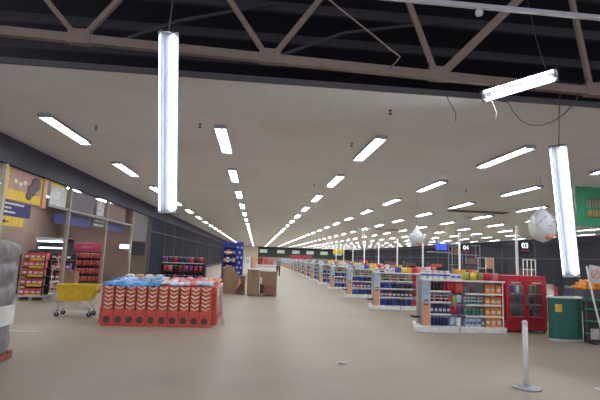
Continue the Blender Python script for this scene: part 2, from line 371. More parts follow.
for j, (l, r) in enumerate(((11.55, 12.45), (11.55, 11.85), (11.55, 12.05))):
    q = MB(); y = l
    while y < r:
        w = random.uniform(.05, .085); q.box(.012, .018, y, min(y+w, r), 2.82-j*.11, 2.862-j*.11+random.choice((0, .012))); y += w+.022
    q.build('lettering', 'paper', p)
p = panel('arrow_sign', 'yellow sign with a black left arrow under the blue sign', 'sign', 11.42, 12.5, 2.27, 2.51, 'signyellow', hang=False)
q = MB(); q.poly([(.013, 11.50, 2.38), (.013, 11.62, 2.44), (.013, 11.62, 2.395), (.013, 11.80, 2.395), (.013, 11.80, 2.365), (.013, 11.62, 2.365), (.013, 11.62, 2.32)], (.006, 0, 0)); q.build('arrow', 'ink', p)
h = MB()
for y in (11.6, 12.3): h.tube([(0, y, 2.5), (0, y, 2.55)], .006, 5)
h.build('hanger', 'grey', p)
panel('poster', 'pinkish pale poster at the far left edge beside the cream post', 'poster', 10.1, 11.1, 2.95, 3.78, 'pinkposter')
p = panel('poster', 'pale striped poster with a yellow top, right of the yellow poster', 'poster', 13.85, 14.98, 3.08, 3.80, 'paleposter')
MB().box(.012, .018, 13.9, 14.6, 3.66, 3.79).build('picture', 'signyellow', p)
q = MB()
for j in range(4): q.box(.012, .017, 13.95, 14.9, 3.14+j*.13, 3.19+j*.13)
q.build('stripe', 'lgrey', p)
tag(MB().box(XB-.05, XB+.05, 13.36, 13.56, 2.9, ZC, bev=.005).build('hanging_column_panel', 'peach'), 'narrow orange-brown panel between the yellow and the pale striped posters', 'panel')
for lab, y0, y1 in (('dark transom bar below the pale striped poster', 13.58, 15.03), ('dark transom bar below the dark poster in the middle bay', 15.15, 18.7), ('dark transom bar beyond the second tan post', 18.82, 22.5)):
    tag(MB().box(XL-.11, XL-.04, y0, y1, 2.98, 3.06).build('transom_bar', 'mullion'), lab, 'bar')
panel('poster', 'dark brown blurred poster in the middle bay of the left side', 'poster', 15.45, 17.5, 3.1, 3.74, 'darkposter')
panel('poster', 'narrow pale poster left of the second tan post', 'poster', 17.8, 18.62, 3.1, 3.70, 'paleposter')
panel('poster', 'brown poster beyond the second tan post', 'poster', 19.0, 21.6, 3.1, 3.76, 'brownposter')
panel('sign_board', 'long navy board hanging behind the first tan post', 'board', 14.5, 17.5, 2.55, 2.93, 'boardblue', x=XB-.1)
panel('sign_board', 'navy board hanging beyond the second tan post', 'board', 19.45, 21.8, 2.60, 2.95, 'boardblue', x=XB-.1)
p = panel('shelf_sign', 'pale sign with two light bars beside the second tan post', 'sign', 17.7, 19.3, 2.62, 2.94, 'dgrey', x=XB-.08)
MB().box(.012, .03, 17.85, 19.2, 2.86, 2.91).box(.012, .03, 17.8, 19.0, 2.70, 2.76).build('light_bar', 'paleposter', p)

panel('poster', 'large dark poster beyond the third tan post', 'poster', 22.8, 26.2, 2.3, 3.76, 'darkposter')
p = panel('light_sign', 'small dark sign with two glowing bars beyond the second tan post', 'sign', 21.5, 23.4, 1.82, 2.06, 'dgrey', x=XB-.14)
MB().box(.012, .04, 21.65, 23.2, 1.97, 2.03).box(.012, .04, 21.6, 23.0, 1.86, 1.91).build('light_bar', 'coolamp', p)
panel('poster', 'tall dark blue poster right of the third tan post', 'poster', 23.3, 25.9, 1.5, 2.25, 'darkglass', x=XB-.05)
for k in range(4):  # strip lights added to brighten the annex walls and goods
    if k > 1: dup(proto, pch, (-8.4, 11.2+4.4*k, ZC-.092), 'added fill strip light in the left annex, %s of the line nearest the posts' % ORD[k+1])
    dup(proto, pch, (-11.0, 11.2+4.4*k, ZC-.092), 'added fill strip light in the left annex, %s from the camera along its back wall' % ORD[k+1])
# open cooler in the annex
t = thing('open_cooler', 'open wall cooler with two glowing lamp strips in the left annex', 'cooler', (-9.1, 20.6, 0))
MB().box(-.62, .62, .6, .7, 0, 2.15).box(-.62, -.56, -.2, .6, 0, 2.15).box(.56, .62, -.2, .6, 0, 2.15).box(-.62, .62, -.25, .6, 0, .35).build('cabinet', 'dgrey', t)
MB().box(-.62, .62, -.3, .6, 2.05, 2.2, bev=.01).build('canopy', 'coolshelf', t)
MB().tube([(-.55, -.28, 2.03), (.55, -.28, 2.03)], .028, 8).build('lamp_strip', 'coolamp', t)
MB().tube([(-.55, -.1, 1.74), (.55, -.1, 1.74)], .02, 8).build('lamp_strip', 'coolamp', t)
for z in (.7, 1.05, 1.4, 1.76): MB().box(-0.56, 0.56, 0, .6, z, z+.03).build('shelf', 'coolshelf', t)

# ------------------------------------------------------------------ products
PROT = {}
def pillow(w, h, d):
    m = MB()
    def fn(sgn): return lambda u, v: (w*(u-.5), sgn*d*.5*(math.sin(PI*u)*math.sin(PI*v))**.5 if 0 < u < 1 and 0 < v < 1 else 0.0, h*v)
    m.grid(6, 6, fn(1)); m.grid(6, 6, fn(-1)); bmesh.ops.remove_doubles(m.bm, verts=m.bm.verts, dist=1e-5)
    return m
def product(kind, color, dims):
    key = (kind, color, dims); 
    if key in PROT: return PROT[key]
    w, h = dims; m = MB(); cap = 'whitepack' if color not in ('whitepack', 'paleblue') else 'blue'
    if kind == 'can': m.lathe([(w*.44, 0), (w*.48, h*.03), (w*.48, h*.93), (w*.42, h)], seg=12, mis=[1, 0, 1])
    elif kind == 'jar': m.lathe([(w*.46, 0), (w*.48, h*.06), (w*.48, h*.36), (w*.485, h*.37), (w*.485, h*.56), (w*.48, h*.57), (w*.45, h*.76), (w*.40, h*.8), (w*.42, h*.81), (w*.42, h)], seg=12, mis=[0, 0, 0, 1, 0, 0, 0, 0, 0] if color == 'whitepack' else [0, 0, 0, 1, 0, 0, 0, 1, 1])
    elif kind == 'bottle': m.lathe([(w*.44, 0), (w*.46, h*.03), (w*.46, h*.55), (w*.40, h*.66), (w*.17, h*.82), (w*.16, h*.9), (w*.19, h*.91), (w*.19, h)], seg=12, mis=[0, 0, 0, 0, 0, 1, 1])
    elif kind == 'carton':
        m.box(-w*.47, w*.47, -.09, .09, 0, h, bev=.006, seg=1); m.box(-w*.34, w*.34, -.094, -.09, h*.3, h*.62, 1)
    elif kind == 'bag': m = pillow(w, h, min(w*.55, .12))
    elif kind == 'pouch':
        m = pillow(w, h, min(w*.6, .12)); m.box(-w*.4, w*.4, -.01, .01, h*.97, h*1.03, 1)
    o = m.build(kind, [color, cap]); PROT[key] = [o, False]
    return PROT[key]
NAMES = {'can': 'product_can', 'jar': 'product_jar', 'bottle': 'product_bottle', 'carton': 'product_carton', 'bag': 'product_bag', 'pouch': 'product_pouch'}
CN = dict(navy='navy', blue='bright blue', darkbottle='dark', olive='olive yellow', crimson='dark red', orange='orange', teal='greyish teal', whitepack='white', red='red', magenta='magenta', lime='lime green', purple='purple',
          green='green', paleblue='pale blue', yellow='yellow', pink='pink', salmon='salmon', cartonred='red')
def put(kind, color, dims, loc, label, group, rotz=0, rot=None):
    e = product(kind, color, dims)
    if not e[1]: o = e[0]; e[1] = True
    else: o = e[0].copy(); COL.objects.link(o)
    o.name = NAMES[kind]; o.location = (loc[0], loc[1], loc[2]+.004); o.rotation_euler = rot if rot else (0, 0, rotz)
    return tag(o, label, kind, group)
def row(base, items, kind, dims, x0, x1, y, z, shelf, gname, group):
    """items: colours left to right"""
    n_ = len(items); seen = {}; tot = {c: items.count(c) for c in items}
    for i, c in enumerate(items):
        seen[c] = seen.get(c, 0)+1
        x = x0 + (i+.5)*(x1-x0)/n_
        lab = '%s %s on the %s of %s' % (CN[c], kind, shelf, gname) if tot[c] == 1 else '%s %s %s from left, %s of %s' % (ORD[seen[c]], CN[c], kind, shelf, gname)
        put(kind, c, dims, (base[0]+x, base[1]+y+random.uniform(-.01, .01), base[2]+z), lab, group, random.uniform(-.05, .05))

# ------------------------------------------------------------------ checkout gondolas
GN = ['nearest white gondola', 'second-nearest white gondola', 'third-nearest gondola', 'fourth-nearest gondola', 'fifth-nearest gondola', 'sixth-nearest gondola', 'seventh-nearest gondola', 'eighth-nearest gondola']
GN += ['%s gondola along the aisle' % ORD[k] for k in range(9, 17)]
SZ = [.15, .45, .75, 1.02, 1.31]
SH = ['bottom shelf', 'third shelf down', 'second shelf down', 'upper shelf', 'top']
def gondola(i):
    Y = 10.72+4.5*i; near = i == 0
    lab = 'white gondola of groceries nearest the camera, beside the red fridge' if near else 'white shelf gondola at the checkouts, %s back from the camera' % ORD[i+1]
    g = thing('shelf_gondola', lab, 'shelf unit', (4.0, Y, 0), 0, 'white gondolas at the checkouts')
    W = 2.42
    m = MB(); m.poly([(0, 0, .03), (W, 0, .03), (W, .98, .03), (.30, .98, .03)], (0, 0, .12)); m.poly([(.03, .03, 0), (W-.02, .03, 0), (W-.02, .95, 0), (.32, .95, 0)], (0, 0, .03)); m.build('plinth', 'white', g)
    MB().box(1.16, 1.19, -.004, .0, .03, .145).build('plinth_joint', 'grey', g)
    MB().box(.25, W-.02, .52, .55, .15, 1.36).build('back_panel', 'lgrey', g)
    MB().poly([(.22, .12, .15), (.25, .12, .15), (.42, .9, .15), (.39, .9, .15)], (0, 0, 1.14)).build('side_panel', 'grey', g)
    a = MB(); a.box(.235, .42, .08, .118, .15, .72, 0); a.box(.235, .42, .08, .118, .72, 1.30, 1); a.box(.27, .39, .075, .08, .76, .80, 2); a.box(.27, .385, .075, .08, .66, .70, 2)
    a.build('advert_panel', ['peach', 'paleblue', 'kraftdark'], g)
    MB().box(.05, .23, .2, .42, .33, .37).build('side_bracket', 'black', g)
    for x in (.43, W-.04): MB().box(x, x+.02, .10, .13, .15, 1.29).build('upright', 'white', g)
    if near:
        spans = ((.45, .99), (1.38, 2.38))
        lz = (SZ[:], [.15, .42, .70, .98, 1.31])
    else:
        spans = ((.45, 1.65),); lz = (SZ[:],)
    for (a0, a1), zz in zip(spans, lz):
        for z in zz[1:-1]:
            s_ = MB(); s_.box(a0, a1, .10, .52, z-.02, z); s_.box(a0, a1, .085, .10, z-.03, z+.012); s_.build('shelf', 'white', g)
    s_ = MB(); s_.poly([(.22, .06, 1.29), (W, .06, 1.29), (W, .92, 1.29), (.42, .92, 1.29)], (0, 0, .02)); s_.box(.22, W, .045, .06, 1.275, 1.322); s_.build('top_shelf', 'white', g)
    gn = GN[i]; B = (4.0, Y, 0); gp = 'groceries on the ' + gn
    y = .215
    if near:
        L, Rr = spans
        row(B, ['navy']*6, 'can', (.085, .22), L[0], L[1], y, SZ[0], SH[0], gn, gp)
        row(B, ['navy']*5, 'carton', (.1, .21), L[0], L[1], y+.02, SZ[1], SH[1], gn, gp)
        row(B, ['darkbottle', 'pink', 'darkbottle', 'crimson', 'darkbottle', 'darkbottle'], 'jar', (.08, .17), L[0], L[1], y, SZ[2], SH[2], gn, gp)
        row(B, ['darkbottle']*4+['crimson', 'crimson'], 'bottle', (.085, .24), L[0], L[1], y, SZ[3], SH[3], gn, gp)
        m = MB(); m.box(1.0, 1.37, .5, .52, .15, 1.29)
        m.build('hook_panel', 'white', g)
        for lab_, c, k, x, z, w, h in (('large red pack hanging left in the middle bay', 'red', 'pouch', 1.02, .97, .25, .31), ('large red pack hanging right in the middle bay', 'cartonred', 'pouch', 1.26, .95, .25, .33),
                ('magenta pack under the red packs, left of the lime one', 'magenta', 'pouch', 1.0, .70, .12, .22), ('lime green pack hanging in the middle bay', 'lime', 'pouch', 1.12, .71, .11, .2), ('pale blue pack hanging in the middle bay', 'paleblue', 'pouch', 1.25, .73, .15, .2),
                ('dark red pack low in the middle bay', 'crimson', 'pouch', 1.02, .44, .13, .22), ('red pack low in the middle bay', 'red', 'pouch', 1.14, .43, .11, .22), ('purple pack low in the middle bay', 'purple', 'pouch', 1.26, .45, .12, .22),
                ('pale blue bag at the foot of the middle bay', 'paleblue', 'pouch', 1.06, .15, .16, .24), ('white bag at the foot of the middle bay', 'whitepack', 'pouch', 1.23, .15, .15, .22)):
            put(k, c, (w, h), (B[0]+x, B[1]+.2, z), lab_ + ' of the ' + gn, gp)
        for z in (1.275, .935, .665):
            for x in (1.04, 1.25): MB().tube([(x, .5, z), (x, .2, z)], .006, 5).build('hook', 'steel', g)
        zz = lz[1]
        row(B, ['paleblue', 'whitepack', 'paleblue', 'whitepack', 'teal'], 'carton', (.09, .2), Rr[0], 1.91, y, zz[0], SH[0], gn, gp)
        row(B, ['teal', 'green', 'teal', 'green', 'teal'], 'can', (.09, .17), Rr[0], 1.91, y, zz[1], SH[1], gn, gp)
        row(B, ['teal']*6, 'jar', (.08, .18), Rr[0], 1.91, y, zz[2], SH[2], gn, gp)
        row(B, ['teal', 'teal', 'crimson', 'teal', 'teal', 'teal'], 'bottle', (.08, .24), Rr[0], 1.91, y, zz[3], SH[3], gn, gp)
        for k, h in ((0, .25), (1, .21), (2, .19), (3, .22)):
            row(B, ['orange']*3, 'carton', (.14, h), 1.92, 2.37, y+.02, zz[k], SH[k] + ' at right', gn, gp)
        row(B, ['whitepack']*5, 'jar', (.155, .22), .22, 1.02, .2, 1.31, 'top', gn, gp)
        row(B, ['whitepack']*2, 'carton', (.16, .15), 1.0, 1.32, .25, 1.31, 'top', gn, gp)
        for k in range(14):
            c = ['lime', 'yellow', 'salmon', 'yellow', 'lime', 'salmon', 'olive', 'red', 'yellow', 'red', 'salmon', 'red', 'pink', 'red'][k]
            x = 1.42+.065*k
            put('bag', c, (.2, .2), (B[0]+x, B[1]+.15+.11*(k % 3), 1.31), '%s bag from the left in the loose heap on top of the %s' % (ORD[k+1], gn), 'bags heaped on the nearest gondola', random.uniform(-.5, .5))
    else:
        nn = 8 if i == 1 else 7 if i == 2 else 6 if i == 3 else 4 if i < 8 else 3
        a0, a1 = spans[0]
        if i > 1: a1 = .45 + min(1.2, 1.2)
        w = (a1-a0)/nn*.95
        r1 = (['olive', 'darkbottle', 'olive', 'crimson', 'olive', 'darkbottle', 'olive', 'olive'])[:nn]
        w = min(w, .17)
        row(B, r1, 'jar', (w, .2), a0, a1, y, SZ[3], SH[3], gn, gp)
        row(B, (['navy', 'blue', 'blue', 'navy', 'navy', 'navy', 'darkbottle', 'navy'])[:nn], 'can', (w, .19), a0, a1, y, SZ[2], SH[2], gn, gp)
        row(B, (['purple', 'navy', 'crimson', 'navy', 'navy', 'darkbottle', 'navy', 'purple'])[:nn], 'carton', (w, .2), a0, a1, y, SZ[1], SH[1], gn, gp)
        row(B, (['blue', 'blue', 'navy', 'blue', 'navy', 'navy', 'blue', 'navy'])[:nn], 'can', (w, .24), a0, a1, y, SZ[0], SH[0], gn, gp)
        if i < 9:
            tops = ['whitepack', 'darkbottle', 'whitepack', 'whitepack', 'blue', 'yellow', 'orange', 'red', 'pink'][:9 if i < 3 else 6]
            for k, c in enumerate(tops):
                put('jar' if k < 4 else 'bag', c, (.15, .17) if k < 4 else (.26, .2), (B[0]+.34+k*(.2 if i < 3 else .26), B[1]+.2, 1.31), '%s item from the left standing on top of the %s' % (ORD[k+1], gn), gp, random.uniform(-.3, .3))
        if i < 4:
            m = MB(); m.box(1.68, 2.27, .5, .52, .15, 1.29)
            for z in (1.25, .99, .74, .47): m.tube([(1.76, .5, z), (1.76, .2, z)], .006, 5); m.tube([(1.97, .5, z), (1.97, .2, z)], .006, 5)
            m.build('hook_panel', 'white', g)
            for k, (c, x, z) in enumerate((('red', 1.77, 1.01), ('pink', 1.97, .98), ('magenta', 1.76, .76), ('lime', 1.95, .74), ('crimson', 1.77, .49), ('pink', 1.97, .48), ('red', 1.77, .16), ('pink', 1.97, .16))):
                put('pouch', c, (.19, .23), (B[0]+x, B[1]+.2, z), '%s %s pack down the hanging bay of %s' % (ORD[k//2+1], CN[c] + (' left' if k % 2 == 0 else ' right'), gn), gp)
for i in range(15): gondola(i)

# ------------------------------------------------------------------ checkout lanes
NUM = {0: '03', 1: '04'}
for i in range(9):
    Y = 13.2+3.96*i
    t = thing('checkout_lane', 'checkout counter with the %s tall white pole from the camera' % ORD[i+1], 'checkout', (8.3, Y, 0), 0, 'checkout lanes')
    m = MB(); m.box(-1.2, 1.8, .12, .75, .08, .86, bev=.02); m.box(-1.1, 1.7, .18, .7, 0, .08); m.build('counter_body', 'counter', t)
    MB().box(-1.1, .7, .2, .66, .86, .885).build('belt', 'belt', t)
    MB().tube([(0, 0, 0), (0, 0, 3.0)], .042, 10).lathe([(.12, 0), (.12, .015), (.05, .03)], (0, 0, 0), 12).build('lane_pole', 'white', t)
    m = MB(); m.box(.85, 1.25, .3, .34, 1.2, 1.5, bev=.01); m.box(1.03, 1.07, .34, .38, .86, 1.3); m.build('till_screen', 'black', t)
    if i in NUM:
        b = MB().box(.04, .48, -.03, .03, 2.14, 2.52, bev=.01).tube([(0, 0, 2.48), (.1, 0, 2.48)], .012, 6).build('number_sign', 'darkglass', t)
        text_part('lane_number', NUM[i], .24, 'signlit', b, (.26, -.036, 2.37), (PI/2, 0, 0))
        MB().box(.1, .42, -.038, -.03, 2.19, 2.235).build('sign_stripe', 'redsign', b)
lit = [('white gate frame of tall bars standing left of the nearest white pole', 7.55, 14.25, .55, False), ('white gate frame of tall bars just right of the nearest white pole', 9.4, 14.6, .46, True)]
for lab, x, y, w, o_ in lit:
    t = thing('gate_frame', lab, 'gate', (x, y, 0))
    m = MB()
    for q in range(4 if o_ else 3): m.tube([(w*q/(3 if o_ else 2), 0, 0), (w*q/(3 if o_ else 2), 0, 1.95)], .018, 6)
    for z in (.3, 1.1, 1.6, 1.95): m.tube([(0, 0, z), (w, 0, z)], .015, 6)
    m.build('bars', 'white' if o_ else 'lgrey', t)
    if not o_: MB().box(w*.52, w*.98, -.03, -.018, 1.6, 1.93).build('notice', 'peach', t)
t = thing('steel_rack', 'tall open grey steel rack behind the checkouts, left of the lane 04 sign', 'rack', (12.1, 26, 0))
m = MB()
for x in (0, .9, 1.8):
    for y in (0, .5): m.box(x-.025, x+.025, y-.025, y+.025, 0, 2.9)
m.build('rack_post', 'mullion', t)
for z in (.4, 1.0, 1.6, 2.25, 2.85): MB().box(-.02, 1.82, -.02, .52, z, z+.04).build('rack_shelf', 'mullion', t)
for x, z, lab in ((.4, 1.04, 'middle'), (1.35, 1.64, 'upper'), (.45, 2.29, 'highest')):
    tag(MB().box(12.1+x-.3, 12.1+x+.3, 26.05, 26.45, z+.003, z+.4, bev=.01).build('cardboard_box', 'kraftdark'), 'brown box on the %s level of the grey steel rack' % lab, 'box', 'boxes on the steel rack')
t = thing('service_sign', 'glowing blue overhead sign above the dark opening behind the checkouts', 'sign', (12.3, 28, 2.56))
MB().box(-.38, .36, -.08, .08, 0, .46, bev=.02).build('sign_box', 'bluelit', t)
MB().lathe([(.14, 0), (.14, .03), (.08, .05)], (.05, 0, .46), 12).build('sign_lamp', 'coolamp', t)
m = MB(); m.box(-1.0, 1.0, -.05, .05, -.18, -.12); m.tube([(-.3, 0, .46), (-.3, 0, ZC-2.56)], .01, 5); m.tube([(.3, 0, .46), (.3, 0, ZC-2.56)], .01, 5)
for x in (-.3, .3): m.tube([(x, 0, 0), (x, 0, -.14)], .01, 5)
m.build('sign_bracket', 'cream', t)
t = thing('hanging_banner', 'yellow hanging banner far over the checkouts', 'banner', (8.5, 45, 2.2))
MB().box(-.52, .52, -.02, .02, 0, .5).build('sheet', 'signyellow', t); MB().tube([(-.4, 0, .5), (-.4, 0, ZC-2.2)], .01, 5).tube([(.4, 0, .5), (.4, 0, ZC-2.2)], .01, 5).build('hanger', 'grey', t)
t = thing('hanging_banner', 'wide green banner with two rows of pale orange lettering at right edge', 'banner', (10.25, 13, 3.07))
MB().box(0, 2.6, -.02, .02, 0, 1.3).build('sheet', 'bannergreen', t)
m = MB(); x = .35
while x < 2.4:
    w = random.uniform(.11, .17); m.box(x, x+.045, -.028, -.02, .62, .92); m.box(x, x+w, -.028, -.02, .86, .92)
    if random.random() < .6: m.box(x+w-.045, x+w, -.028, -.02, .62, .92)
    x += w+.06
m.build('lettering', 'pinkposter', t)
m = MB(); x = .4
while x < 2.4:
    w = random.uniform(.11, .17); m.box(x, x+.045, -.028, -.02, .28, .54); m.box(x, x+w, -.028, -.02, .28, .34)
    if random.random() < .6: m.box(x+w-.045, x+w, -.028, -.02, .28, .54)
    x += w+.06
m.build('lettering', 'orange', t)
MB().tube([(.3, 0, 1.3), (.3, 0, ZC-3.07)], .01, 5).tube([(2.3, 0, 1.3), (2.3, 0, ZC-3.07)], .01, 5).build('hanger', 'grey', t)

for i in range(8):
    Y = 14.3+3.96*i; x0 = 6.75+(.15 if i % 2 else 0)
    t = thing('snack_rack', 'dark snack rack with bags on top, %s behind the gondolas from the camera' % ORD[i+1], 'rack', (x0, Y, 0), 0, 'snack racks at the checkouts')
    MB().box(0, .95, .38, .42, 0, 1.30).box(0, .03, 0, .4, 0, 1.3).box(.92, .95, 0, .4, 0, 1.3).build('rack_frame', 'dgrey', t)
    for z in (.1, .5, .9, 1.28): MB().box(.03, .92, 0, .4, z-.02, z).build('shelf', 'lgrey', t)
    for k in range(4):
        c = ['orange', 'yellow', 'cartonred', 'salmon', 'whitepack', 'pink'][(i*2+k) % 6]
        put('bag', c, (.23, .24), (x0+.13+.23*k, Y+.2, 1.28), '%s bag from the left on the %s snack rack from the camera' % (ORD[k+1], ORD[i+1]), 'bags on the snack racks', random.uniform(-.2, .2))
    t = thing('till_cabinet', 'tall dark till cabinet, %s along the checkouts from the camera' % ORD[i+1], 'cabinet', (9.45, Y+.85, 0), 0, 'till cabinets')
    MB().box(0, .75, 0, .5, .05, 1.72, bev=.015).box(.03, .72, .03, .47, 0, .05).build('cabinet_body', 'black', t)
    MB().box(.05, .70, -.012, 0, 1.1, 1.65).build('display_panel', ['brownposter', 'darkposter', 'cartonred', 'brownposter'][i % 4], t)
    MB().box(.1, .65, -.012, 0, .2, 1.0).build('cabinet_door', 'dgrey', t)
# hanging decorations
def inflatable(label, loc, rx, rz, peak):
    t = thing('hanging_inflatable', label, 'decoration', loc)
    b_ = MB(); b_.lathe([(.02*rx, -rz), (.55*rx, -.88*rz), (.9*rx, -.5*rz), (rx, 0), (.88*rx, .4*rz), (.55*rx, .72*rz), (.28*rx, .9*rz+peak*.4), (.02*rx, rz+peak)], seg=18)
    b_.build('body', 'balloon', t)
    d = MB()
    for k in range(9):
        a = -PI/2 + (k-4)*.33; z = (.45, -.05, .2)[k % 3]*rz
        rr = rx*(1-.45*(z/rz)**2); d.ball((rr*math.cos(a), rr*math.sin(a), z), .022, .022, .022, 0, 1)
    d.build('spot', 'dgrey', t)
    MB().ball((.1*rx, -.66*rx, -.66*rz), .4*rx, .3*rx, .2*rz).build('patch', 'peach', t)
    for s in (-1, 1): MB().ball((s*.95*rx, -.1, .25*rz), .2*rx, .1*rx, .34*rz).build('fin', 'balloon', t)
    MB().tube([(0, 0, rz+peak*.9), (0, 0, ZC-loc[2])], .006, 5).build('cord', 'grey', t)
inflatable('white spotted inflatable with pointed top hanging over the second gondola', (6.05, 16, 2.62), .30, .30, .2)
inflatable('large white spotted inflatable hanging above the red fridge', (8.5, 12.2, 2.95), .38, .5, .08)
t = thing('hanging_bird', 'small white bird ornament with spread wings hanging over the gondolas', 'decoration', (5.0, 20, 3.05))
MB().ball((0, 0, 0), .07, .16, .09).ball((0, -.15, .06), .05, .06, .05).build('body', 'balloon', t)
for s in (-1, 1): MB().poly([(0, .05, .04), (s*.3, .12, .17), (s*.32, -.02, .16), (s*.1, -.08, .03)], (0, 0, .02)).build('wing', 'balloon', t)
MB().poly([(-.05, .1, -.02), (.05, .1, -.02), (.08, .12, -.28), (-.08, .12, -.28)], (0, .02, 0)).build('tail', 'balloon', t)
MB().tube([(0, 0, .08), (0, 0, ZC-3.05)], .006, 5).build('cord', 'grey', t)

# ------------------------------------------------------------------ red fridge, green counter, rack, sign, stanchion
t = thing('drink_fridge', 'red drinks fridge with two glass doors beside the nearest gondola', 'fridge', (6.50, 10.93, 0))
W, D, Hh = 1.20, .72, 1.47
m = MB(); m.box(0, W, .05, D, .06, .36, bev=.012); m.box(0, W, .05, D, 1.30, Hh, bev=.012); m.box(0, .06, .05, D, .3, 1.35, bev=.01); m.box(W-.06, W, .05, D, .3, 1.35, bev=.01); m.box(.05, W-.05, D-.05, D, .3, 1.35); m.build('cabinet', 'red', t)
m = MB()
for x in (.06, W-.06):
    for y in (.1, D-.08): m.lathe([(.03, 0), (.03, .06)], (x, y, 0), 8)
m.build('foot', 'black', t)
m = MB()
for k in range(5): m.box(.16, W-.16, .035, .052, .1+k*.045, .122+k*.045)
m.build('grille', 'crimson', t)
for z in (.38, .70, .98): MB().box(.06, W-.06, .12, D-.06, z, z+.02).build('shelf', 'lgrey', t)
MB().box(.06, W-.06, .6, D-.055, .36, 1.3).build('liner', 'coolshelf', t)
MB().tube([(.1, .085, 1.285), (W-.1, .085, 1.285)], .012, 8).build('added_lamp', 'coolamp', t)  # glowing tube added to brighten the drinks inside
for k, x0 in enumerate((.03, .61)):
    d = MB(); x1 = x0+.56
    d.box(x0, x1, 0, .045, 1.24, 1.36, bev=.004); d.box(x0, x1, 0, .045, .36, .41, bev=.004); d.box(x0, x0+.10 if k == 0 else x0+.05, 0, .045, .41, 1.24); d.box(x1-(.05 if k == 0 else .10), x1, 0, .045, .41, 1.24)
    do = d.build('door', 'red', t)
    MB().box(x0+.05, x1-.05, .016, .024, .41, 1.24).build('glass_pane', 'glassdoor', do)
    MB().box((x1-.03 if k == 0 else x0+.015), (x1-.015 if k == 0 else x0+.03), -.03, .0, .7, 1.0, bev=.004).build('handle', 'steel', do)
    s_ = MB(); pts = [(x0+.16+.26*u/12, -.006, 1.297+.018*math.sin(u*1.9)) for u in range(13)]; s_.tube(pts, .008, 5); s_.tube([(x0+.13, -.006, 1.275), (x0+.25, -.006, 1.272), (x0+.38, -.006, 1.282)], .006, 5)
    s_.build('lettering', 'paper', do)
for z, nm, cols in ((1.0, 'top', ['blue', 'navy', 'blue', 'whitepack', 'green', 'teal', 'green', 'green']), (.72, 'middle', ['darkbottle', 'darkbottle', 'crimson', 'darkbottle', 'crimson', 'darkbottle', 'darkbottle', 'crimson']), (.40, 'lower', ['darkbottle', 'teal', 'darkbottle', 'darkbottle', 'teal', 'darkbottle', 'darkbottle', 'teal'])):
    row((6.50, 10.93, 0), cols, 'bottle' if z != 1.0 else 'can', (.095, .22), .1, W-.1, .3, z, nm + ' shelf', 'red fridge', 'drinks in the red fridge')

t = thing('service_counter', 'dark green curved counter with a yellow notice right of the fridge', 'counter', (7.5, 10.05, 0))
def arc(r, n_=14): return [(-r*math.cos(PI*k/n_)*1.0, -r*.42*math.sin(PI*k/n_), 0) for k in range(n_+1)]
MB().poly([(x, y, .04) for x, y, z in arc(.43)] + [(.43, .5, .04), (.0, .5, .04)], (0, 0, .96)).build('counter_body', 'tealgreen', t)
MB().poly([(x, y, 0) for x, y, z in arc(.44)] + [(.44, .51, 0), (.0, .51, 0)], (0, 0, .05)).build('kick_plate', 'lgrey', t)
MB().poly([(x, y, 1.0) for x, y, z in arc(.47)] + [(.47, .54, 1.0), (.0, .54, 1.0)], (0, 0, .035)).build('counter_top', 'paper', t)
MB().box(-.33, -.19, -.172, -.09, .68, .86).build('notice', 'signyellow', t)
t = thing('till_screen', 'dark till screen on a stalk on the green counter', 'screen', (7.48, 10.2, 1.035))
MB().lathe([(.1, 0), (.1, .02), (.03, .04), (.025, .14)], seg=12).build('stalk', 'black', t)
MB().box(-.13, .13, -.03, .02, .12, .36, bev=.012).build('screen', 'black', t)
t = thing('card_scanner', 'red and dark scanner standing at the left end of the green counter', 'scanner', (7.26, 10.0, 1.035))
MB().lathe([(.05, 0), (.05, .02), (.03, .05), (.04, .12), (.05, .2), (.02, .24)], seg=10).build('body', 'crimson', t)
t = thing('counter_box', 'dark box of goods at the back of the green counter', 'box', (7.74, 10.3, 1.035))
MB().box(-.16, .16, -.12, .12, 0, .2, bev=.01).build('box_body', 'dgrey', t); MB().box(-.12, .12, -.122, -.118, .05, .14).build('box_label', 'navy', t)

t = thing('basket_rack', 'dark rack with three green rails at the right edge', 'rack', (7.74, 9.52, 0), -.1)
MB().box(.08, .9, .35, .4, 0, .95).build('back_board', 'black', t)
for x in (.1, .88): MB().box(x-.03, x+.03, .0, .35, 0, .03).box(x-.025, x+.025, .3, .36, .03, 1.0).build('rack_frame', 'dgrey', t)
for z in (.22, .5, .78, 1.0): MB().tube([(.0, .22, z), (.45, .2, z), (.95, .22, z)], .026, 8).tube([(.1, .22, z), (.1, .33, z)], .018, 6).tube([(.88, .22, z), (.88, .33, z)], .018, 6).build('rail', 'rail', t)
MB().box(.0, .2, .02, .035, .12, .36, rot=None).tube([(.1, .035, .24), (.1, .22, .22)], .01, 6).build('notice', 'paleposter', t)
t = thing('leaning_sign', 'white sign on a slanted pole with an orange ring at right edge', 'sign', (0, 0, 0))
MB().tube([(7.98, 9.42, .0), (7.82, 9.5, 1.0), (7.70, 9.52, 1.78)], .02, 8).build('pole', 'white', t)
MB().lathe([(.14, 0), (.14, .02), (.03, .05)], (7.98, 9.42, 0), 14).build('foot', 'grey', t)
bd = MB().box(7.70, 8.02, 9.46, 9.475, 1.40, 1.80, rot=Matrix.Rotation(.14, 4, 'Y')).build('board', 'paper', t)
m = MB(); m.tube([(7.865+.1*math.cos(a*PI/12), 9.455, 1.60+.1*math.sin(a*PI/12)) for a in range(25)], .012, 6, caps=False); m.bar((7.80, 9.455, 1.53), (7.93, 9.455, 1.67), .01, .02); m.build('ring_symbol', 'peach', bd)
